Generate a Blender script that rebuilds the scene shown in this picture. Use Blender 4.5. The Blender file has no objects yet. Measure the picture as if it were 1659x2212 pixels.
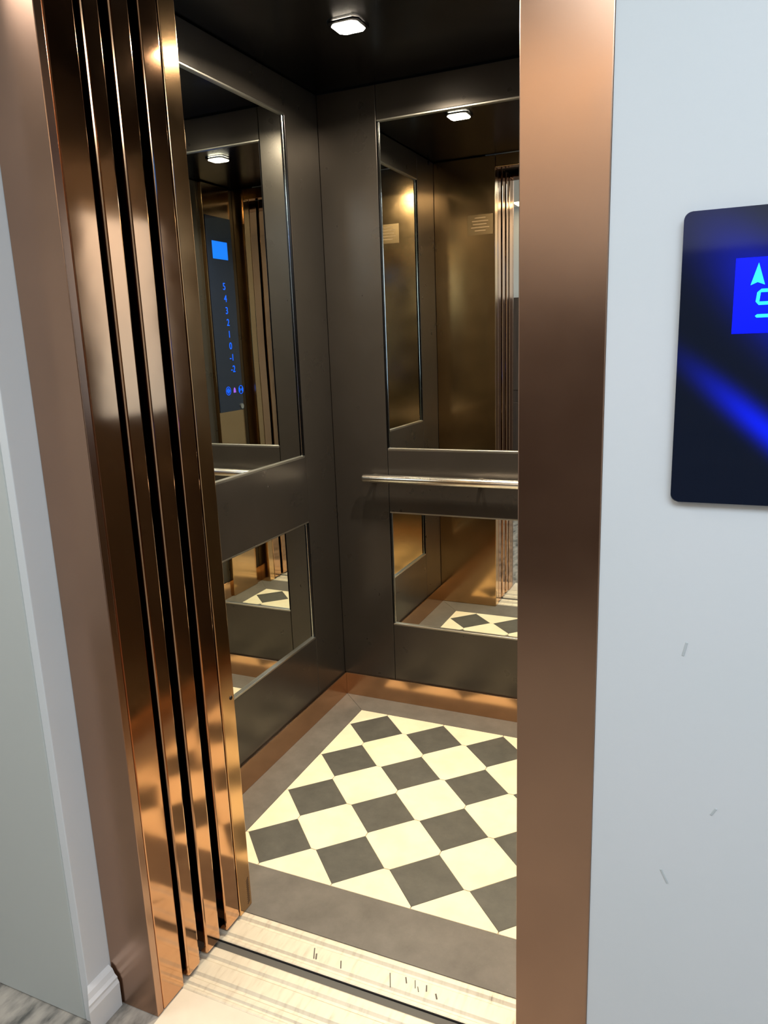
import bpy, bmesh, math, random
from mathutils import Vector, Matrix
random.seed(4)
SC = bpy.context.scene
COL = SC.collection

# ------------------------------------------------------------------ camera
cam_d = bpy.data.cameras.new('camera'); cam = bpy.data.objects.new('camera', cam_d); COL.objects.link(cam)
SC.camera = cam
YAW, PIT, ROL = 0.422562, 0.222586, -0.0367003
cy, sy, cp, sp, cr, sr = math.cos(YAW), math.sin(YAW), math.cos(PIT), math.sin(PIT), math.cos(ROL), math.sin(ROL)
fw = Vector((-sy*cp, cy*cp, -sp)); rt = Vector((cy, sy, 0)); up = rt.cross(fw)
r2 = cr*rt + sr*up; u2 = -sr*rt + cr*up
m = Matrix((r2, u2, -fw)).transposed().to_4x4(); m.translation = Vector((1.32901, -1.64364, 1.53683))
cam.matrix_world = m
cam_d.sensor_fit = 'HORIZONTAL'; cam_d.sensor_width = 36; cam_d.lens = 1619.15/1659*36
cam_d.clip_start = 0.02

# ------------------------------------------------------------------ world, lights, exposure
W = bpy.data.worlds.new('world'); SC.world = W; W.use_nodes = True
W.node_tree.nodes['Background'].inputs[0].default_value = (0.75, 0.85, 1.0, 1)
W.node_tree.nodes['Background'].inputs[1].default_value = 0.05
SC.view_settings.view_transform = 'Standard'; SC.view_settings.look = 'None'
SC.view_settings.gamma = 1; SC.view_settings.exposure = 0.0
SC.view_settings.use_curve_mapping = False

def area(name, loc, size, power, color, rot=(0, 0, 0), spread=180):
    d = bpy.data.lights.new(name, 'AREA'); d.shape = 'RECTANGLE'; d.size, d.size_y = size
    d.energy = power; d.color = color; d.spread = math.radians(spread)
    o = bpy.data.objects.new(name, d); COL.objects.link(o); o.location = loc; o.rotation_euler = rot
    return o
LAMP_W, LAMP_SPREAD = 22, 162
HALL_COOL = (0.76, 0.89, 1.0)
area('hall_ceiling_light', (1.8, -2.1, 2.735), (1.8, 1.0), 62, HALL_COOL)
area('hall_ceiling_light', (-0.5, -1.35, 2.735), (0.7, 0.7), 21, (0.97, 0.95, 0.92))
area('hall_wall_washer', (0.6, -3.35, 2.735), (2.2, 0.25), 13, (1.0, 0.72, 0.42))

# ------------------------------------------------------------------ materials
def new_mat(name):
    mt = bpy.data.materials.new(name); mt.use_nodes = True
    nt = mt.node_tree; return mt, nt, nt.nodes['Principled BSDF']
def setp(b, col=None, met=None, rough=None, spec=None, em=None, es=None, coat=None, trans=None, ior=None, an=None):
    if col is not None: b.inputs['Base Color'].default_value = (*col, 1)
    if met is not None: b.inputs['Metallic'].default_value = met
    if rough is not None: b.inputs['Roughness'].default_value = rough
    if spec is not None: b.inputs['Specular IOR Level'].default_value = spec
    if em is not None: b.inputs['Emission Color'].default_value = (*em, 1)
    if es is not None: b.inputs['Emission Strength'].default_value = es
    if coat is not None: b.inputs['Coat Weight'].default_value = coat
    if trans is not None: b.inputs['Transmission Weight'].default_value = trans
    if ior is not None: b.inputs['IOR'].default_value = ior
    if an is not None: b.inputs['Anisotropic'].default_value = an
def noise(nt, scale, detail=3, stretch=(1, 1, 1), rough=0.55):
    tc = nt.nodes.new('ShaderNodeTexCoord'); mp = nt.nodes.new('ShaderNodeMapping')
    mp.inputs['Scale'].default_value = stretch
    nt.links.new(tc.outputs['Object'], mp.inputs[0])
    n = nt.nodes.new('ShaderNodeTexNoise'); n.inputs['Scale'].default_value = scale
    n.inputs['Detail'].default_value = detail; n.inputs['Roughness'].default_value = rough
    nt.links.new(mp.outputs[0], n.inputs['Vector']); return n
def ramp(nt, src, stops):
    r = nt.nodes.new('ShaderNodeValToRGB'); e = r.color_ramp.elements
    e[0].position, e[0].color = stops[0][0], (*stops[0][1], 1)
    e[1].position, e[1].color = stops[-1][0], (*stops[-1][1], 1)
    for p, c in stops[1:-1]:
        k = e.new(p); k.color = (*c, 1)
    nt.links.new(src, r.inputs[0]); return r
def bump(nt, b, src, strength, dist):
    bp = nt.nodes.new('ShaderNodeBump'); bp.inputs['Strength'].default_value = strength
    bp.inputs['Distance'].default_value = dist
    nt.links.new(src, bp.inputs['Height'])
    nt.links.new(bp.outputs[0], b.inputs['Normal']); return bp
def metal(name, c0, c1, rough, wave=None, streak=None, rv=0.05):
    mt, nt, b = new_mat(name); setp(b, c0, 1.0, rough)
    n = noise(nt, 6, 4, (1, 1, 1)); r = ramp(nt, n.outputs[0], [(0.3, c0), (0.7, c1)])
    nt.links.new(r.outputs[0], b.inputs['Base Color'])
    n2 = noise(nt, 9, 3, (1, 1, 1)); mr = nt.nodes.new('ShaderNodeMapRange')
    mr.inputs['To Min'].default_value = rough-rv; mr.inputs['To Max'].default_value = rough+rv
    nt.links.new(n2.outputs[0], mr.inputs[0]); nt.links.new(mr.outputs[0], b.inputs['Roughness'])
    last = None
    if wave:
        w = noise(nt, wave[0], 1.5, (1, 1, 1)); last = bump(nt, b, w.outputs[0], 1.0, wave[1])
    if streak:
        s = noise(nt, streak[0], 2, streak[2]); bp = nt.nodes.new('ShaderNodeBump')
        bp.inputs['Strength'].default_value = 1.0; bp.inputs['Distance'].default_value = streak[1]
        nt.links.new(s.outputs[0], bp.inputs['Height'])
        if last: nt.links.new(last.outputs[0], bp.inputs['Normal'])
        nt.links.new(bp.outputs[0], b.inputs['Normal'])
    return mt
M = {}
M['copper_frame'] = metal('satin_copper', (0.42, 0.265, 0.185), (0.46, 0.29, 0.20), 0.24, wave=(2.5, 0.0012))
M['copper_reveal'] = metal('polished_copper', (0.56, 0.31, 0.17), (0.60, 0.34, 0.185), 0.10, wave=(5, 0.0011))
M['gold_panel'] = metal('brass_panel', (0.64, 0.395, 0.19), (0.68, 0.42, 0.205), 0.16, wave=(3, 0.0016))
M['copper_skirt'] = metal('copper_skirting', (0.58, 0.35, 0.20), (0.62, 0.38, 0.22), 0.18, wave=(4, 0.0012))
M['dark_steel'] = metal('dark_brushed_steel', (0.066, 0.058, 0.049), (0.074, 0.065, 0.056), 0.29)
M['dark_steel'].node_tree.nodes['Principled BSDF'].inputs['Metallic'].default_value = 0.68
M['black_steel'] = metal('black_ceiling_steel', (0.030, 0.028, 0.029), (0.034, 0.032, 0.032), 0.24)
M['edge_steel'] = metal('pale_steel_edge', (0.42, 0.41, 0.36), (0.5, 0.48, 0.43), 0.35)
M['sill'] = None
M['chrome'] = metal('handrail_steel', (0.78, 0.74, 0.66), (0.86, 0.82, 0.74), 0.22)
def simple(name, col, met=0, rough=0.5, spec=0.5, em=None, es=0, coat=None):
    mt, nt, b = new_mat(name); setp(b, col, met, rough, spec, coat=coat)
    if em: setp(b, em=em, es=es)
    return mt
mt, nt, b = new_mat('mirror_glass'); setp(b, (0.80, 0.83, 0.78), 1, 0.0)
n = noise(nt, 2.2, 0); bump(nt, b, n.outputs[0], 1.0, 0.0004)
M['mirror'] = mt
M['mirror_edge'] = simple('mirror_polished_edge', (0.85, 0.88, 0.82), 1, 0.15)
M['void'] = simple('shaft_dark', (0.012, 0.011, 0.012), 0, 0.8, 0.2)
# painted walls
mt, nt, b = new_mat('white_wall_paint'); setp(b, (0.66, 0.68, 0.70), 0, 0.55, 0.3)
n = noise(nt, 1.3, 3); r = ramp(nt, n.outputs[0], [(0.3, (0.63, 0.665, 0.68)), (0.7, (0.68, 0.69, 0.71))])
nt.links.new(r.outputs[0], b.inputs['Base Color'])
n = noise(nt, 90, 3); bump(nt, b, n.outputs[0], 0.25, 0.0006); M['wall'] = mt
M['wall_grey'] = simple('grey_green_wall_paint', (0.50, 0.525, 0.505), 0, 0.5, 0.3)
mt, nt, b = new_mat('white_skirting_paint'); setp(b, (0.74, 0.74, 0.74), 0, 0.35); M['skirt_white'] = mt
M['ceil_white'] = simple('hall_ceiling_paint', (0.75, 0.74, 0.71), 0, 0.7)
# hall marble
mt, nt, b = new_mat('cream_marble'); setp(b, (0.7, 0.6, 0.47), 0, 0.25, 0.4)
n = noise(nt, 3.5, 8); r = ramp(nt, n.outputs[0], [(0.3, (0.62, 0.54, 0.43)), (0.55, (0.74, 0.66, 0.53)), (0.75, (0.66, 0.57, 0.45))])
nt.links.new(r.outputs[0], b.inputs['Base Color']); M['marble'] = mt
mt, nt, b = new_mat('grey_veined_marble'); setp(b, (0.3, 0.3, 0.27), 0, 0.25, 0.4)
n = noise(nt, 14, 5, (2.0, 0.7, 1)); r = ramp(nt, n.outputs[0], [(0.33, (0.12, 0.115, 0.105)), (0.5, (0.33, 0.30, 0.26)), (0.65, (0.46, 0.41, 0.35))])
nt.links.new(r.outputs[0], b.inputs['Base Color']); M['grey_marble'] = mt
# cabin floor
def stone(name, a, c, rough, sc=18):
    mt, nt, b = new_mat(name); setp(b, a, 0, rough, 0.45)
    n = noise(nt, sc, 7, (1, 1, 1), 0.7); r = ramp(nt, n.outputs[0], [(0.3, a), (0.72, c)])
    s = noise(nt, 60, 2, (6, 1, 1)); r2_ = ramp(nt, s.outputs[0], [(0.66, (0, 0, 0)), (0.8, (1, 1, 1))])
    mx = nt.nodes.new('ShaderNodeMixRGB'); mx.blend_type = 'MIX'; mx.inputs[2].default_value = (*[min(1, v*1.5) for v in c], 1)
    mul = nt.nodes.new('ShaderNodeMath'); mul.operation = 'MULTIPLY'; mul.inputs[1].default_value = 0.35
    nt.links.new(r2_.outputs[0], mul.inputs[0]); nt.links.new(mul.outputs[0], mx.inputs[0])
    nt.links.new(r.outputs[0], mx.inputs[1]); nt.links.new(mx.outputs[0], b.inputs['Base Color'])
    nt.links.new(n.outputs[0], b.inputs['Roughness']) if False else None
    return mt
M['grey_stone'] = stone('grey_stone_border', (0.125, 0.112, 0.094), (0.19, 0.17, 0.145), 0.33, 9)
M['black_tile'] = stone('charcoal_tile', (0.075, 0.072, 0.060), (0.115, 0.108, 0.09), 0.4, 16)
mt, nt, b = new_mat('ivory_tile'); setp(b, (0.86, 0.76, 0.54), 0, 0.35, 0.4)
n = noise(nt, 9, 5); r = ramp(nt, n.outputs[0], [(0.3, (0.82, 0.71, 0.49)), (0.6, (0.88, 0.79, 0.57))])
nt.links.new(r.outputs[0], b.inputs['Base Color']); M['white_tile'] = mt
M['grout'] = simple('beige_grout', (0.42, 0.34, 0.23), 0, 0.8)
# aluminium sill with worn streaks
mt, nt, b = new_mat('worn_aluminium_sill'); setp(b, (0.8, 0.74, 0.6), 0.3, 0.5)
n = noise(nt, 11, 2, (6, 1.2, 1)); r = ramp(nt, n.outputs[0], [(0.20, (0.30, 0.24, 0.18)), (0.27, (0.56, 0.49, 0.38)), (0.45, (0.66, 0.60, 0.475)), (0.7, (0.70, 0.64, 0.51))])
nt.links.new(r.outputs[0], b.inputs['Base Color'])
M['sill'] = mt
# electronics
M['black_glass'] = simple('black_glass', (0.006, 0.009, 0.018), 0, 0.06, 0.5)
mt, nt, b = new_mat('black_glass_painted_glow'); setp(b, (0.006, 0.010, 0.022), 0, 0.06, 0.5)
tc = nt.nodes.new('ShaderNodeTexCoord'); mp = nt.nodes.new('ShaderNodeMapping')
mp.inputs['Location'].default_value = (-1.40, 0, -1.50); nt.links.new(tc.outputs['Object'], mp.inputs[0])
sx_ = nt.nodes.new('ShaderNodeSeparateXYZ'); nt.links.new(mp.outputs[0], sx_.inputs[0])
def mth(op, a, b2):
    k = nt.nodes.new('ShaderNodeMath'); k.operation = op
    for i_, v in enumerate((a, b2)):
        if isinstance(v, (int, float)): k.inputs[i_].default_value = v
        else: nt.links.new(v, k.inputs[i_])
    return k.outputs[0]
dg_ = mth('ADD', sx_.outputs[2], mth('MULTIPLY', sx_.outputs[0], 0.85))      # diagonal blue glow streaks painted into the glass emission
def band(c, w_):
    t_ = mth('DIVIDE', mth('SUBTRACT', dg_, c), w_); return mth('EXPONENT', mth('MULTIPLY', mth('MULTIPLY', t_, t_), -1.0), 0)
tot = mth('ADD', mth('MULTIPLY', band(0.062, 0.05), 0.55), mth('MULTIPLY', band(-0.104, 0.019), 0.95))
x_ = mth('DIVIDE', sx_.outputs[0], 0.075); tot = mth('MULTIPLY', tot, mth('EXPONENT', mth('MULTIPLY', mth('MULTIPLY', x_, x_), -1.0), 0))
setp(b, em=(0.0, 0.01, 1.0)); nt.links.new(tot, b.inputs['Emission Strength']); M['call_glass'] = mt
M['cop_glass'] = simple('control_panel_glass', (0.010, 0.014, 0.03), 0, 0.05, 0.6)
M['blue_screen'] = simple('blue_backlit_screen', (0.0, 0.01, 0.2), 0, 0.3, 0.3, (0.0, 0.0, 1.0), 1.1)
M['blue_screen2'] = simple('pale_blue_backlit_screen', (0.0, 0.03, 0.2), 0, 0.3, 0.3, (0.0, 0.16, 1.0), 1.8)
M['cyan_glyph'] = simple('cyan_lit_glyph', (0, 0.1, 0.2), 0, 0.4, 0.3, (0.03, 0.75, 1.0), 1.6)
M['blue_glyph'] = simple('blue_lit_button', (0, 0.02, 0.2), 0, 0.4, 0.3, (0.0, 0.09, 1.0), 2.4)
M['violet_glyph'] = simple('violet_lit_button', (0.1, 0.02, 0.2), 0, 0.4, 0.3, (0.32, 0.12, 0.9), 1.3)
M['lamp'] = simple('lamp_diffuser', (0.9, 0.9, 0.85), 0, 0.5, 0.3, (1.0, 0.88, 0.70), 45)
M['paper'] = simple('white_paper', (0.82, 0.83, 0.80), 0, 0.5)
M['light_sheet'] = simple('added_glow_sheet', (0.3, 0.32, 0.35), 0, 0.4, 0.4, (0.20, 0.56, 1.0), 0.95)  # cool glow added to the sheet so it reflects pale in copper
M['print'] = simple('grey_print', (0.34, 0.22, 0.12), 0.5, 0.5)
M['sticker'] = simple('clear_sticker', (0.50, 0.32, 0.16), 1.0, 0.26)
M['screw'] = simple('screw_steel', (0.05, 0.04, 0.035), 1, 0.4)
M['slot'] = simple('slot_shadow_steel', (0.10, 0.07, 0.05), 1, 0.5)
mt, nt, b = new_mat('dark_wood_door'); setp(b, (0.05, 0.03, 0.02), 0, 0.45)
n = noise(nt, 5, 6, (8, 8, 0.6)); r = ramp(nt, n.outputs[0], [(0.3, (0.035, 0.020, 0.014)), (0.7, (0.07, 0.042, 0.028))])
nt.links.new(r.outputs[0], b.inputs['Base Color']); M['wood'] = mt

# ------------------------------------------------------------------ helpers
def link(name, me, mat, parent=None):
    o = bpy.data.objects.new(name, me); COL.objects.link(o)
    if mat is not None: me.materials.append(mat)
    if parent is not None: o.parent = parent
    return o
def box_bm(bm, x0, x1, y0, y1, z0, z1, bev=0, seg=2):
    v = [bm.verts.new(p) for p in ((x0, y0, z0), (x1, y0, z0), (x1, y1, z0), (x0, y1, z0), (x0, y0, z1), (x1, y0, z1), (x1, y1, z1), (x0, y1, z1))]
    fs = [bm.faces.new([v[i] for i in q]) for q in ((3, 2, 1, 0), (4, 5, 6, 7), (0, 1, 5, 4), (1, 2, 6, 5), (2, 3, 7, 6), (3, 0, 4, 7))]
    if bev:
        es = list({e for f in fs for e in f.edges})
        bmesh.ops.bevel(bm, geom=es, offset=bev, segments=seg, profile=0.5, affect='EDGES')
def fin(bm, name, mat, parent=None, smooth=False):
    bmesh.ops.recalc_face_normals(bm, faces=bm.faces)
    me = bpy.data.meshes.new(name); bm.to_mesh(me); bm.free()
    if smooth:
        for p in me.polygons: p.use_smooth = True
        me.set_sharp_from_angle(angle=math.radians(40))
    return link(name, me, mat, parent)
def box(name, mat, parent, x0, x1, y0, y1, z0, z1, bev=0, seg=2):
    bm = bmesh.new(); box_bm(bm, x0, x1, y0, y1, z0, z1, bev, seg)
    return fin(bm, name, mat, parent)
def prism(name, mat, parent, pts, z0, z1, bev=0, mapf=lambda a, b, c: (a, b, c)):
    """polygon pts (a,b) extruded over c in [z0,z1]"""
    bm = bmesh.new()
    lo = [bm.verts.new(mapf(a, b_, z0)) for a, b_ in pts]; hi = [bm.verts.new(mapf(a, b_, z1)) for a, b_ in pts]
    bm.faces.new(lo[::-1]); top = bm.faces.new(hi); k = len(pts)
    for i in range(k): bm.faces.new((lo[i], lo[(i+1) % k], hi[(i+1) % k], hi[i]))
    if bev: bmesh.ops.bevel(bm, geom=list(top.edges), offset=bev, segments=1, affect='EDGES')
    return fin(bm, name, mat, parent)
def tube(name, mat, parent, pts, r, n=20):
    bm = bmesh.new(); rings = []
    for i, p in enumerate(pts):
        p = Vector(p); a = Vector(pts[max(0, i-1)]); b_ = Vector(pts[min(len(pts)-1, i+1)])
        t = (b_-a).normalized(); s = t.cross(Vector((0, 0, 1)))
        if s.length < 1e-3: s = Vector((1, 0, 0))
        s.normalize(); w = s.cross(t); rr = r[i] if isinstance(r, (list, tuple)) else r
        rings.append([bm.verts.new(p+rr*(math.cos(q)*s+math.sin(q)*w)) for q in [2*math.pi*j/n for j in range(n)]])
    for a, b_ in zip(rings, rings[1:]):
        for j in range(n): bm.faces.new((a[j], a[(j+1) % n], b_[(j+1) % n], b_[j]))
    bm.faces.new(rings[0][::-1]); bm.faces.new(rings[-1])
    return fin(bm, name, mat, parent, True)
def empty(name, loc=(0, 0, 0)):
    o = bpy.data.objects.new(name, None); COL.objects.link(o); o.location = loc; return o
def tag(o, label, cat, group=None):
    o['label'] = label; o['category'] = cat
    if group: o['group'] = group
    return o
def struct(o, label=None, cat=None):
    o['kind'] = 'structure'
    if label: o['label'] = label
    if cat: o['category'] = cat
    return o
def text_mesh(s, size):
    cu = bpy.data.curves.new('glyph', 'FONT'); cu.body = s; cu.size = size; cu.extrude = 0.0006
    cu.align_x = 'CENTER'; cu.align_y = 'CENTER'
    to = bpy.data.objects.new('glyph', cu); COL.objects.link(to)
    dg = bpy.context.evaluated_depsgraph_get(); me = bpy.data.meshes.new_from_object(to.evaluated_get(dg))
    bpy.data.objects.remove(to); me.materials.clear(); return me

# dimensions
D = 0.25                      # tile diagonal
XL, XR, YF, YB, ZC = -0.138, 1.138, -0.143, 1.130, 2.46
OX0, OX1 = 0.2, 1.057         # door opening
TOP = 2.40

# ------------------------------------------------------------------ hall shell
fl = struct(box('floor', M['grey_marble'], None, -1.8, 3.4, -3.6, -0.452, -0.06, -0.0006), 'mottled grey beige marble landing floor in front of the lift', 'floor')
gm = struct(box('floor_threshold', M['marble'], None, 0.202, 1.055, -0.60, -0.4515, -0.02, 0.0), 'cream marble threshold slab before the landing sill', 'floor')
wl2 = struct(box('wall_hall_return', M['wall'], None, 0.045, 0.067, -0.611, -0.45, 0, 2.75, 0.002, 2), 'narrow white wall return between the grey wall and the copper frame', 'wall')
wl = struct(box('wall_hall_left', M['wall_grey'], None, -1.8, 0.0445, -0.612, -0.45, 0, 2.75, 0.004, 3), 'pale grey green painted wall projecting at the left of the copper door frame', 'wall')
wr = struct(box('wall_hall_right', M['wall'], None, 1.181, 3.4, -0.538, -0.45, 0, 2.75), 'white painted wall right of the copper door frame, behind the call panel', 'wall')
struct(box('wall_hall_top', M['wall'], None, 0.067, 1.181, -0.536, -0.45, 2.53, 2.75), 'white painted wall above the copper door frame', 'wall')
struct(box('wall_hall_opposite', M['wall'], None, -1.8, 3.4, -3.7, -3.6, 0, 2.75), 'white wall opposite the lift', 'wall')
struct(box('wall_hall_end_left', M['wall'], None, -1.9, -1.8, -3.7, -0.45, 0, 2.75), 'white end wall at the left of the landing', 'wall')
struct(box('wall_hall_end_right', M['wall'], None, 3.4, 3.5, -3.7, -0.45, 0, 2.75), 'white end wall at the right of the landing', 'wall')
struct(box('ceiling_hall', M['ceil_white'], None, -1.9, 3.5, -3.7, -0.45, 2.75, 2.8), 'white landing ceiling', 'ceiling')
dr = struct(box('trim_1', M['wood'], None, -0.9, 3.3, -3.6, -3.56, 0, 1.92, 0.004), 'dark wooden panelling added on the unseen wall opposite the lift to darken copper reflections', 'panelling')  # unseen panelling, added to darken what the copper jambs reflect
for a, b_ in ((-0.8, 0.0), (0.1, 0.9), (1.02, 1.82), (1.95, 2.7)):
    for c, d in ((0.12, 0.9), (1.02, 1.82)): box('door_panel', M['wood'], dr, a, b_, -3.56, -3.548, c, d, 0.006)
# tiny paint chips on the right wall
for x, z, ln, rz in ((1.3045, 1.085, 0.022, 0.2), (1.357, 0.83, 0.014, 0.5), (1.293, 0.70, 0.026, -0.45)):
    bm = bmesh.new(); box_bm(bm, -0.0018, 0.0018, -0.0006, 0.0006, -ln/2, ln/2, 0.0005, 1)
    o = fin(bm, 'paint_chip', simple('chip_grey', (0.5, 0.53, 0.54), 0, 0.7), wr); o.location = (x, -0.5383, z); o.rotation_euler = (0, rz, 0)

# hall baseboard: profile swept along Y on the wall return, mitred at both ends
bb = bmesh.new()
prof = [(0.0, 0.0), (0.028, 0.0), (0.028, 0.066), (0.024, 0.074), (0.024, 0.080), (0.017, 0.086), (0.012, 0.098), (0.004, 0.104), (0.0, 0.106)]
ys = (-0.612, -0.545)
R = [[bb.verts.new((0.067+px, y-(px if k == 0 else 0), pz)) for px, pz in prof] for k, y in enumerate(ys)]
k = len(prof)
for i in range(k): bb.faces.new((R[0][i], R[0][(i+1) % k], R[1][(i+1) % k], R[1][i]))
bb.faces.new(R[0][::-1]); bb.faces.new(R[1])
struct(fin(bb, 'baseboard_hall', M['skirt_white'], None), 'white moulded baseboard at the foot of the narrow wall return', 'baseboard')

# ------------------------------------------------------------------ shaft darkness behind the gaps
sh = struct(box('wall_shaft', M['void'], None, -0.62, -0.60, -0.445, -0.16, -0.3, 2.7), 'dark lift shaft lining seen in the door gaps', 'wall')
box('lining', M['void'], sh, 1.40, 1.42, -0.445, -0.16, -0.3, 2.7)
box('lining', M['void'], sh, -0.62, 1.42, -0.445, -0.16, 2.6, 2.62)
box('lining', M['void'], sh, -0.62, 1.42, -0.445, -0.16, -0.3, -0.28)
box('lining', M['void'], sh, -0.62, -0.14, -0.165, -0.16, -0.3, 2.6)
box('lining', M['void'], sh, 1.14, 1.42, -0.165, -0.16, -0.3, 2.6)
box('lining', M['void'], sh, -0.62, 0.06, -0.449, -0.446, -0.3, 2.6)
box('lining', M['void'], sh, 1.185, 1.42, -0.449, -0.446, -0.3, 2.6)

# ------------------------------------------------------------------ landing door frame
fr = tag(empty('door_frame', (0.63, -0.54, 0)), 'satin copper lift door frame set in the white wall', 'door frame')
def child_of(o, root):
    o.matrix_parent_inverse = Matrix.Translation(-Vector(root.location)); return o
def cbox(name, mat, root, *a, **k): return child_of(box(name, mat, root, *a, **k), root)
def cprism(name, mat, root, *a, **k): return child_of(prism(name, mat, root, *a, **k), root)
def ctube(name, mat, root, *a, **k): return child_of(tube(name, mat, root, *a, **k), root)
# each jamb: face plate + reveal return with a fine fold line
for x0, x1, inner in ((0.0675, OX0, 1), (OX1, 1.1805, -1)):
    cbox('jamb_face', M['copper_frame'], fr, x0, x1, -0.54, -0.52, 0, 2.4, 0.0015)
    a, b_ = (x0+0.05, x1) if inner > 0 else (x0, x1-0.05)
    cbox('jamb_return', M['copper_reveal'], fr, a-(0 if inner > 0 else 0), b_, -0.5185, -0.444, 0, 2.4, 0.003)
cbox('head_face', M['copper_frame'], fr, 0.0675, 1.1805, -0.54, -0.52, 2.4005, 2.53, 0.0015)
cbox('head_return', M['copper_reveal'], fr, 0.12, 1.13, -0.5185, -0.444, 2.4005, 2.50, 0.0015)

# ------------------------------------------------------------------ landing door, open: two telescopic leaves seen edge on
ld = tag(empty('landing_door', (0.0, -0.36, 0)), 'open copper landing door, its two leaf edges just inside the left frame', 'lift door')
cbox('door_leaf', M['copper_reveal'], ld, -0.25, OX0, -0.425, -0.376, 0.007, 2.42, 0.006, 3)
cbox('door_leaf', M['copper_reveal'], ld, -0.25, OX0, -0.349, -0.291, 0.007, 2.42, 0.006, 3)
cd = tag(empty('cabin_door', (0.0, -0.23, 0)), 'open copper cabin door leaf, its edge beyond the gap, beside the cabin front', 'lift door')
cbox('door_leaf', M['copper_reveal'], cd, -0.25, OX0, -0.263, -0.203, 0.007, 2.42, 0.004, 3)
# closing-side slam posts
sp_ = tag(empty('slam_post', (1.1, -0.36, 0)), 'copper closing post of the landing door on the right of the opening', 'door post')
cbox('post', M['copper_reveal'], sp_, OX1, 1.13, -0.425, -0.312, 0.007, 2.42, 0.004, 3)
sp2 = tag(empty('slam_post', (1.1, -0.23, 0)), 'copper closing post of the cabin door on the right of the opening', 'door post')
cbox('post', M['copper_reveal'], sp2, OX1, 1.12, -0.283, -0.203, 0.007, 2.42, 0.004, 3)

# ------------------------------------------------------------------ sills
def sill(name, pts, label):
    o = prism(name, M['sill'], None, pts, OX0-0.03, OX1+0.03, 0, lambda a, b_, c: (c, a, b_))
    return tag(o, label, 'sill')
def groove_profile(y0, y1, grooves, z=-0.03):
    p = [(y1, z), (y1, -0.0015), (y1-0.003, 0.0)]
    for g, w, d in grooves[::-1]:
        p += [(g+w, 0.0), (g+w*0.35, -d), (g-w*0.35, -d), (g-w, 0.0)]
    p += [(y0+0.003, 0.0), (y0, -0.0015), (y0, z)]
    return p[::-1]
sill('cabin_sill', groove_profile(-0.286, -0.178, [(-0.266, 0.009, 0.005), (-0.204, 0.010, 0.006)]), 'scratched aluminium cabin sill beside the grey stone, inside the dark gap')
sill('landing_sill', groove_profile(-0.450, -0.312, [(-0.434, 0.007, 0.004), (-0.405, 0.010, 0.0055), (-0.348, 0.010, 0.005)]), 'cream aluminium landing sill with guide grooves, outside the dark gap')

cs = bpy.data.objects['cabin_sill']
box('gap_shade', M['void'], cs, OX0-0.03, OX1+0.03, -0.2895, -0.2862, -0.05, -0.0012)  # black strip that paints shade onto the sill's gap face
box('gap_shade', simple('grey_gap_shade', (0.085, 0.08, 0.07), 0, 0.6), cs, OX0-0.03, OX1+0.03, -0.3118, -0.2896, -0.05, -0.004)  # grey fill, its colour stands in for the shade down the gap
random.seed(11)
SCUFF = simple('rubber_scuff', (0.10, 0.085, 0.07), 0, 0.7)
for x, y, ln in ((0.452, -0.236, 0.026), (0.462, -0.243, 0.014), (0.533, -0.243, 0.018), (0.668, -0.240, 0.032), (0.705, -0.226, 0.014), (0.730, -0.229, 0.018), (0.742, -0.240, 0.012), (0.760, -0.230, 0.014), (0.790, -0.243, 0.012)):
    bm = bmesh.new(); w = random.uniform(0.0010, 0.0020); ln *= 1.35; box_bm(bm, -w, w, -ln/2, ln/2, -0.0004, 0.0004, 0.0003, 1)
    o = fin(bm, 'scuff_mark', SCUFF, cs); o.location = (x, y, 0.0003); o.rotation_euler = (0, 0, random.uniform(-0.1, 0.1)+0.42)
# ------------------------------------------------------------------ cabin floor
cf = struct(box('floor_cabin', M['grout'], None, -0.13, 1.13, -0.178, 1.12, -0.04, -0.003), 'cabin floor of black and ivory diamond tiles in a grey stone border', 'floor')
def strip(pts): return prism('border_strip', M['grey_stone'], cf, pts, -0.0035, 0.0, 0.0006)
g = 0.0008
strip([(-0.128+g, -0.142), (0.19, -0.142), (0.19, -0.177), (1.067, -0.177), (1.067, -0.142), (1.128-g, -0.142), (1.0-g, -g), (g, -g)])
strip([(-0.128, -0.142+g), (-g, 0), (-g, 1.0), (-0.128, 1.12-g)])
strip([(-0.128+g, 1.12), (0, 1.0+g), (1.0, 1.0+g), (1.128-g, 1.12)])
strip([(1.0+g, 0), (1.128, -0.142+g), (1.128, 1.12-g), (1.0+g, 1.0)])
def clip(poly, nx, ny, c):
    out = []
    for i in range(len(poly)):
        p, q_ = poly[i], poly[(i+1) % len(poly)]
        dp, dq = nx*p[0]+ny*p[1]-c, nx*q_[0]+ny*q_[1]-c
        if dp <= 0: out.append(p)
        if dp*dq < 0:
            t = dp/(dp-dq); out.append((p[0]+t*(q_[0]-p[0]), p[1]+t*(q_[1]-p[1])))
    return out
E_ = 0.009
for i in range(4):
    for j in range(4):
        cx, cy_ = (i+.5)*D, (j+.5)*D; h = D/2-E_
        prism('tile', M['black_tile'], cf, [(cx-h, cy_), (cx, cy_-h), (cx+h, cy_), (cx, cy_+h)], -0.0035, 0.0, 0.0006)
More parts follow.
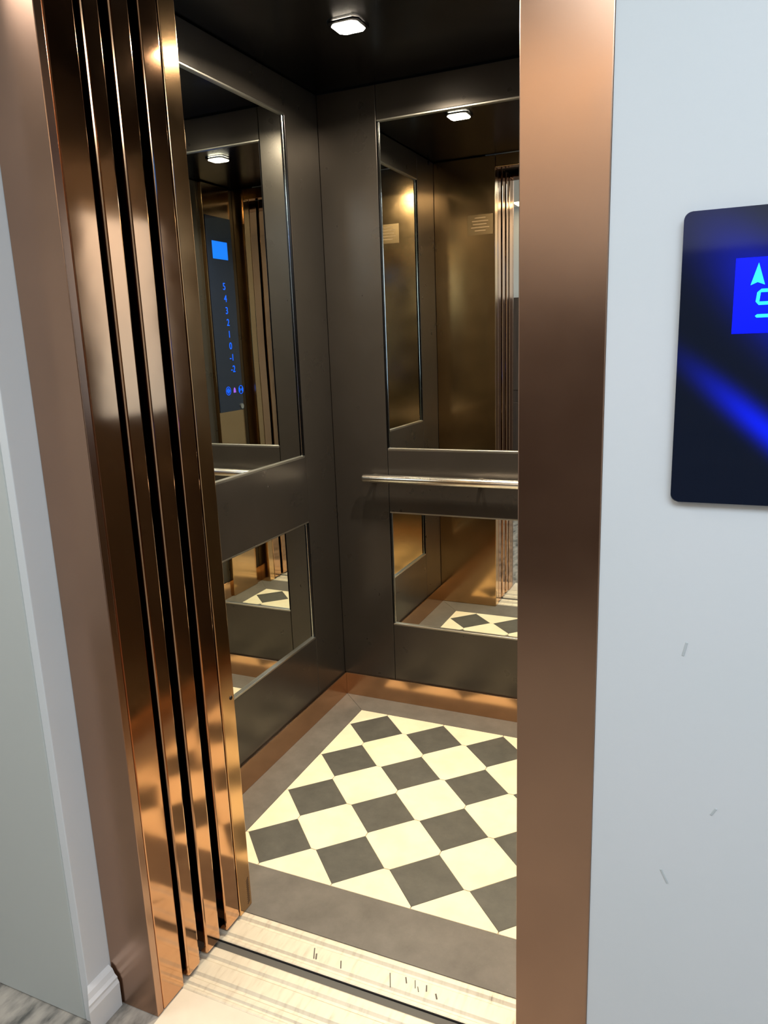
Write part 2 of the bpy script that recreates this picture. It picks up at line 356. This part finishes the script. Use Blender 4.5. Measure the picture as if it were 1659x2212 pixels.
for i in range(5):
    for j in range(5):
        cx, cy_ = i*D, j*D; h = D/2+E_-0.0008; a = D/2-0.0012
        poly = [(cx-a, cy_-(h-a)), (cx-(h-a), cy_-a), (cx+(h-a), cy_-a), (cx+a, cy_-(h-a)), (cx+a, cy_+(h-a)), (cx+(h-a), cy_+a), (cx-(h-a), cy_+a), (cx-a, cy_+(h-a))]
        for nx, ny, c in ((1, 0, 1.0-g), (-1, 0, -g), (0, 1, 1.0-g), (0, -1, -g)): poly = clip(poly, nx, ny, c)
        prism('tile', M['white_tile'], cf, poly, -0.0035, 0.0, 0.0008)

# ------------------------------------------------------------------ cabin walls
TH = 0.012
def panel_left(par, y0, y1, z0, z1): return box('wall_panel', M['dark_steel'], par, XL-TH, XL, y0+0.0012, y1-0.0012, z0, z1, 0.0012, 2)
w_l = struct(box('wall_left', M['dark_steel'], None, XL-0.05, XL-TH-0.006, YF, YB+0.05, 0, ZC), 'dark steel panelled cabin wall on the left', 'wall')
w_b = struct(box('wall_back', M['dark_steel'], None, XL-TH, XR+TH, YB+TH+0.006, YB+0.05, 0, ZC), 'dark steel panelled cabin wall at the back', 'wall')
w_r = struct(box('wall_right', M['dark_steel'], None, XR+TH+0.006, XR+0.05, YF, YB+0.05, 0, ZC), 'dark steel panelled cabin wall on the right', 'wall')
MZ = ((0.353, 0.852), (1.108, 2.342))          # mirror heights
LY = (0.10, 0.887)                             # centre bay on the left wall
BX = (0.107, 0.893)
panel_left(w_l, YF, LY[0], 0.0, ZC); panel_left(w_l, LY[1], YB, 0.0, ZC)
for z0, z1 in ((0.0, MZ[0][0]), (MZ[0][1], MZ[1][0]), (MZ[1][1], ZC)):
    panel_left(w_l, LY[0], LY[1], z0, z1)
    box('wall_panel', M['dark_steel'], w_b, BX[0]+0.0012, BX[1]-0.0012, YB, YB+TH, z0, z1, 0.0012, 2)
box('wall_panel', M['dark_steel'], w_b, XL+0.0005, BX[0]-0.0012, YB, YB+TH, 0, ZC, 0.0012, 2)
box('wall_panel', M['dark_steel'], w_b, BX[1]+0.0012, XR-0.0005, YB, YB+TH, 0, ZC, 0.0012, 2)
for y0, y1 in ((YF, 0.20), (0.20, 0.887), (0.887, YB)):
    box('wall_panel', M['dark_steel'], w_r, XR, XR+TH, y0+0.0012, y1-0.0012, 0, ZC, 0.0012, 2)
struct(box('ceiling', M['black_steel'], None, XL-0.05, XR+0.05, YF, YB+0.05, ZC+0.004, ZC+0.05), 'black semi-gloss cabin ceiling', 'ceiling')

# cabin front: returns either side of the door and transom above
w_f = struct(box('wall_front', M['gold_panel'], None, XL, OX0, -0.199, YF, 0.0, ZC, 0.0025, 3), 'polished copper cabin front beside the open doors', 'wall')
box('return_panel', M['gold_panel'], w_f, OX1, XR, -0.199, YF, 0.0, ZC, 0.0025, 3)
box('transom', M['gold_panel'], w_f, OX0+0.002, OX1-0.002, -0.199, YF, TOP, ZC, 0.0025, 3)
# slits and screw on the edge of the left return
for i in range(12):
    bm = bmesh.new(); box_bm(bm, -0.0006, 0.0006, -0.0065, 0.0065, -0.0009, 0.0009, 0.0004, 1)
    o = fin(bm, 'vent_slit', M['slot'], w_f); o.location = (OX0+0.0003, -0.157, 0.016+i*0.0066); o.rotation_euler = (math.radians(38), 0, 0)
bm = bmesh.new(); bmesh.ops.create_cone(bm, segments=16, cap_ends=True, radius1=0.0062, radius2=0.005, depth=0.002)
o = fin(bm, 'screw', M['screw'], w_f); o.location = (OX0+0.0008, -0.158, 0.640); o.rotation_euler = (0, math.pi/2, 0)
# skirtings
def skirt(name, pts, label):
    o = prism(name, M['copper_skirt'], None, pts, 0.0, 0.102, 0.0018); return struct(o, label, 'skirting')
skirt('baseboard_left', [(XL, YF+0.001), (-0.128, YF+0.001), (-0.128, 1.1196), (XL, 1.1295)], 'copper skirting along the left cabin wall')
skirt('baseboard_back', [(-0.1375, YB), (-0.1275, 1.120), (1.1275, 1.120), (1.1375, YB)], 'copper skirting along the back cabin wall')
skirt('baseboard_right', [(XR, YF+0.001), (1.128, YF+0.001), (1.128, 1.1196), (XR, 1.1295)], 'copper skirting along the right cabin wall')

# ------------------------------------------------------------------ mirrors: recessed glass with polished edge and pale ledge strips
def mirror(on_left, z0, z1, label):
    a0, a1 = (LY if on_left else BX); a0 += 0.0015; a1 -= 0.0015
    r = tag(empty('wall_mirror', ((XL-0.01, (a0+a1)/2, z0) if on_left else ((a0+a1)/2, YB+0.01, z0))), label, 'mirror')
    def mp(a, z, d):           # d = depth behind wall face
        return (XL-d, a, z) if on_left else (a, YB+d, z)
    def slab(name, mat, A0, A1, Z0, Z1, d0, d1, bev):
        p, q_ = mp(A0, Z0, d0), mp(A1, Z1, d1)
        return cbox(name, mat, r, min(p[0], q_[0]), max(p[0], q_[0]), min(p[1], q_[1]), max(p[1], q_[1]), Z0, Z1, bev=bev, seg=1)
    slab('glass', M['mirror'], a0+0.006, a1-0.006, z0+0.008, z1-0.006, 0.010, 0.014, 0.0)
    # bevelled polished rim
    slab('ledge', M['edge_steel'], a0, a1, z0, z0+0.008, 0.0005, 0.014, 0.0008)
    slab('ledge', M['edge_steel'], a0, a1, z1-0.006, z1, 0.0005, 0.014, 0.0008)
    slab('rim', M['black_steel'], a0, a0+0.004, z0+0.008, z1-0.006, 0.0005, 0.014, 0.0005)
    slab('rim', M['black_steel'], a1-0.004, a1, z0+0.008, z1-0.006, 0.0005, 0.014, 0.0005)
    slab('polished_edge', M['mirror_edge'], a0+0.004, a0+0.0065, z0+0.008, z1-0.006, 0.0085, 0.0135, 0.001)
    slab('polished_edge', M['mirror_edge'], a1-0.0065, a1-0.004, z0+0.008, z1-0.006, 0.0085, 0.0135, 0.001)
    return r
mirror(True, *MZ[1], 'tall upper mirror recessed in the left cabin wall')
mirror(True, *MZ[0], 'small lower mirror recessed in the left cabin wall above the skirting')
mirror(False, *MZ[1], 'tall upper mirror recessed in the back wall above the handrail')
mirror(False, *MZ[0], 'small lower mirror recessed in the back wall below the handrail')

# ------------------------------------------------------------------ handrail
hr = tag(empty('handrail', (0.5, 1.08, 0.99)), 'round polished steel handrail across the back wall between the two mirrors', 'handrail')
yr, zr, rr = 1.078, 0.998, 0.0175
ctube('rail', M['chrome'], hr, [(0.012, yr, zr), (0.015, yr, zr), (0.022, yr, zr), (0.5, yr, zr), (0.978, yr, zr), (0.985, yr, zr), (0.988, yr, zr)], [0.010, 0.015, rr, rr, rr, 0.015, 0.010], 28)
for x in (0.05, 0.5, 0.95):
    b_ = ctube('bracket', M['chrome'], hr, [(x, yr+0.012, zr), (x, yr+0.03, zr-0.004), (x, YB-0.0005, zr-0.006)], 0.007, 14)
    ctube('rosette', M['chrome'], hr, [(x, YB-0.005, zr-0.006), (x, YB-0.0003, zr-0.006)], 0.018, 24)

# ------------------------------------------------------------------ ceiling spots
def lamp(x, y, label, spread):
    r = tag(empty('ceiling_light', (x, y, ZC)), label, 'ceiling light', 'square ceiling spots')
    h = 0.042; c = 0.014
    oc = lambda s: [(-s+c, -s), (s-c, -s), (s, -s+c), (s, s-c), (s-c, s), (-s+c, s), (-s, s-c), (-s, -s+c)]
    o = prism('diffuser', M['lamp'], r, oc(h), -0.006, 0.001)
    bm = bmesh.new()
    A = [bm.verts.new((a, b_, z)) for z in (-0.004, 0.002) for a, b_ in oc(h+0.001)]
    B = [bm.verts.new((a, b_, z)) for z in (-0.002, 0.002) for a, b_ in oc(h+0.010)]
    for i in range(8):
        j = (i+1) % 8
        bm.faces.new((A[i], A[j], B[j], B[i])); bm.faces.new((A[8+i], B[8+i], B[8+j], A[8+j]))
        bm.faces.new((B[i], B[j], B[8+j], B[8+i])); bm.faces.new((A[i], A[8+i], A[8+j], A[j]))
    fin(bm, 'bezel', M['black_steel'], r)
    a_ = area('spot_beam', (0, 0, -0.008), (0.07, 0.07), LAMP_W, (1.0, 0.86, 0.66), spread=spread); a_.parent = r
lamp(0.255, 0.615, 'small square ceiling spot nearer the left cabin wall', LAMP_SPREAD)
lamp(0.738, 0.535, 'small square ceiling spot over the right half of the cabin', 128)

# ------------------------------------------------------------------ control column on the right wall
cc = tag(empty('control_column', (XR, 0.06, 0)), 'full-height polished brass column carrying the lit floor buttons, seen in the left mirror', 'control panel')
CX = XR-0.026
cbox('column', M['gold_panel'], cc, CX, XR-0.0003, -0.075, 0.19, 0.0005, ZC-0.001, 0.003, 3)
gl = cbox('glass_panel', M['cop_glass'], cc, CX-0.004, CX-0.0003, -0.068, 0.183, 1.155, 2.285, 0.0012, 2)
GX = CX-0.0046
def on_col(name, mat, y, z, me): # glyph mesh facing -X, reading towards -Y
    o = link(name, me, mat, gl)
    o.matrix_world = Matrix.Translation((GX, y, z)) @ Matrix(((0, 0, -1, 0), (-1, 0, 0, 0), (0, 1, 0, 0), (0, 0, 0, 1)))
    return o
box('display', M['blue_screen2'], gl, GX-0.0006, GX+0.0004, -0.017, 0.133, 2.048, 2.148, 0.0004, 1)
for i, s in enumerate(('5', '4', '3', '2', '1', '0', '-1', '-2')):
    z = 1.893-i*0.0693; y = 0.045-i*0.0042
    on_col('floor_button', M['blue_glyph'], y, z, text_mesh(s, 0.058))
def ring(y, z, r, mat, name='button_ring'):
    bm = bmesh.new(); n = 28; A = []
    for rr_, x in ((r, GX), (r, GX-0.0008), (r-0.003, GX-0.0008), (r-0.003, GX)):
        A.append([bm.verts.new((x, y+rr_*math.cos(2*math.pi*k_/n), z+rr_*math.sin(2*math.pi*k_/n))) for k_ in range(n)])
    for u in range(4):
        for k_ in range(n): bm.faces.new((A[u][k_], A[u][(k_+1) % n], A[(u+1) % 4][(k_+1) % n], A[(u+1) % 4][k_]))
    return fin(bm, name, mat, gl)
def tri(name, mat, y, z, pts): return prism(name, mat, gl, [(y+a, z+b_) for a, b_ in pts], GX-0.0008, GX, 0, lambda a, b_, c: (c, a, b_))
zb = 1.28
bx = [(-0.003, -0.018), (-0.003, 0.018), (-0.016, 0)]
tri('open_symbol', M['blue_glyph'], 0.084, zb, [(0.003, -0.018), (0.003, 0.018), (0.018, 0)]); tri('open_symbol', M['blue_glyph'], 0.084, zb, [(-0.003, 0.018), (-0.003, -0.018), (-0.018, 0)])
tri('close_symbol', M['blue_glyph'], -0.05, zb, [(0.018, -0.018), (0.018, 0.018), (0.003, 0)]); tri('close_symbol', M['blue_glyph'], -0.05, zb, [(-0.018, 0.018), (-0.018, -0.018), (-0.003, 0)])
tri('alarm_symbol', M['violet_glyph'], 0.018, zb, [(0.013, -0.014), (0.011, 0.004), (0.006, 0.014), (0, 0.018), (-0.006, 0.014), (-0.011, 0.004), (-0.013, -0.014)])
ring(0.084, zb, 0.026, M['blue_glyph']); ring(-0.05, zb, 0.026, M['blue_glyph'])
tube('key_switch', M['chrome'], gl, [(GX+0.0005, -0.045, 1.178), (GX-0.006, -0.045, 1.178)], 0.016, 20)

# notice guessed on the unseen right wall, glow added for the pale copper reflection
nb = tag(empty('notice_board', (XR, 0.63, 1.30)), 'guessed notice sheet with added cool glow on the right wall, mirrored in the copper door edges', 'notice')
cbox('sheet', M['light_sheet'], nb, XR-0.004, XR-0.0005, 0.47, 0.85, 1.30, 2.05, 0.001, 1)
cbox('clip_strip', M['edge_steel'], nb, XR-0.007, XR-0.004, 0.47, 0.85, 2.02, 2.055, 0.001, 1)

# clear rating sticker on the left return, faint in the back mirror
st = tag(empty('rating_plate', (0.12, YF, 2.07)), 'small clear rating plate on the copper cabin front, seen in the back mirror', 'sign')
cbox('plate', M['sticker'], st, 0.05, 0.19, YF+0.0002, YF+0.0015, 2.074, 2.177, 0.0004, 1)
for i, (a, b_) in enumerate(((0.09, 0.15), (0.075, 0.165), (0.08, 0.155), (0.07, 0.17), (0.09, 0.15))):
    cbox('text_line', M['print'], st, a, b_, YF+0.0015, YF+0.0018, 2.158-i*0.016, 2.163-i*0.016)

# ------------------------------------------------------------------ landing call panel
PX0, PX1, PZ0, PZ1 = 1.275, 1.495, 1.306, 1.686
cpn = tag(empty('call_panel', (1.385, -0.538, PZ0)), 'black glass call panel with a blue display on the white wall', 'call panel')
def rrect(x0, x1, z0, z1, r, n=6):
    P = []
    for cx, cz, a0 in ((x1-r, z1-r, 0), (x0+r, z1-r, 90), (x0+r, z0+r, 180), (x1-r, z0+r, 270)):
        for k_ in range(n+1):
            a = math.radians(a0+90*k_/n); P.append((cx+r*math.cos(a), cz+r*math.sin(a)))
    return P
YP = -0.5385
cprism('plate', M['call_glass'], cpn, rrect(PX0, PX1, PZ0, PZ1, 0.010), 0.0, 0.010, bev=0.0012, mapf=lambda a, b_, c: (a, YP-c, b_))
dsp = cbox('display', M['blue_screen'], cpn, 1.339, 1.431, YP-0.0108, YP-0.0095, 1.531, 1.6245, 0.0004, 1)
yg = YP-0.0112
prism('up_arrow', M['cyan_glyph'], dsp, [(1.3575, 1.5905), (1.3655, 1.594), (1.3740, 1.5905), (1.3655, 1.6175)], 0, 0.0006, 0, lambda a, b_, c: (a, yg-c, b_))
# seven-segment 5, slanted
sl = 0.10; sx, sz, sw, shh = 1.3650, 1.5525, 0.020, 0.031; t = 0.0042
def seg(p, q_):
    (a, b_), (c, d) = p, q_; h_ = t/2
    if abs(b_-d) < 1e-6: P = [(a+h_, b_-h_), (c-h_, b_-h_), (c, b_), (c-h_, b_+h_), (a+h_, b_+h_), (a, b_)]
    else: P = [(a-h_, b_+h_), (a, b_), (a+h_, b_+h_), (a+h_, d-h_), (a, d), (a-h_, d-h_)]
    P = [(u+(v-sz)*sl, v) for u, v in P]
    prism('digit_segment', M['cyan_glyph'], dsp, P, 0, 0.0006, 0, lambda a, b_, c: (a, yg-c, b_))
seg((sx, sz+shh), (sx+sw, sz+shh)); seg((sx, sz+shh/2), (sx+sw, sz+shh/2)); seg((sx, sz), (sx+sw, sz))
seg((sx, sz+shh/2), (sx, sz+shh)); seg((sx+sw, sz), (sx+sw, sz+shh/2))
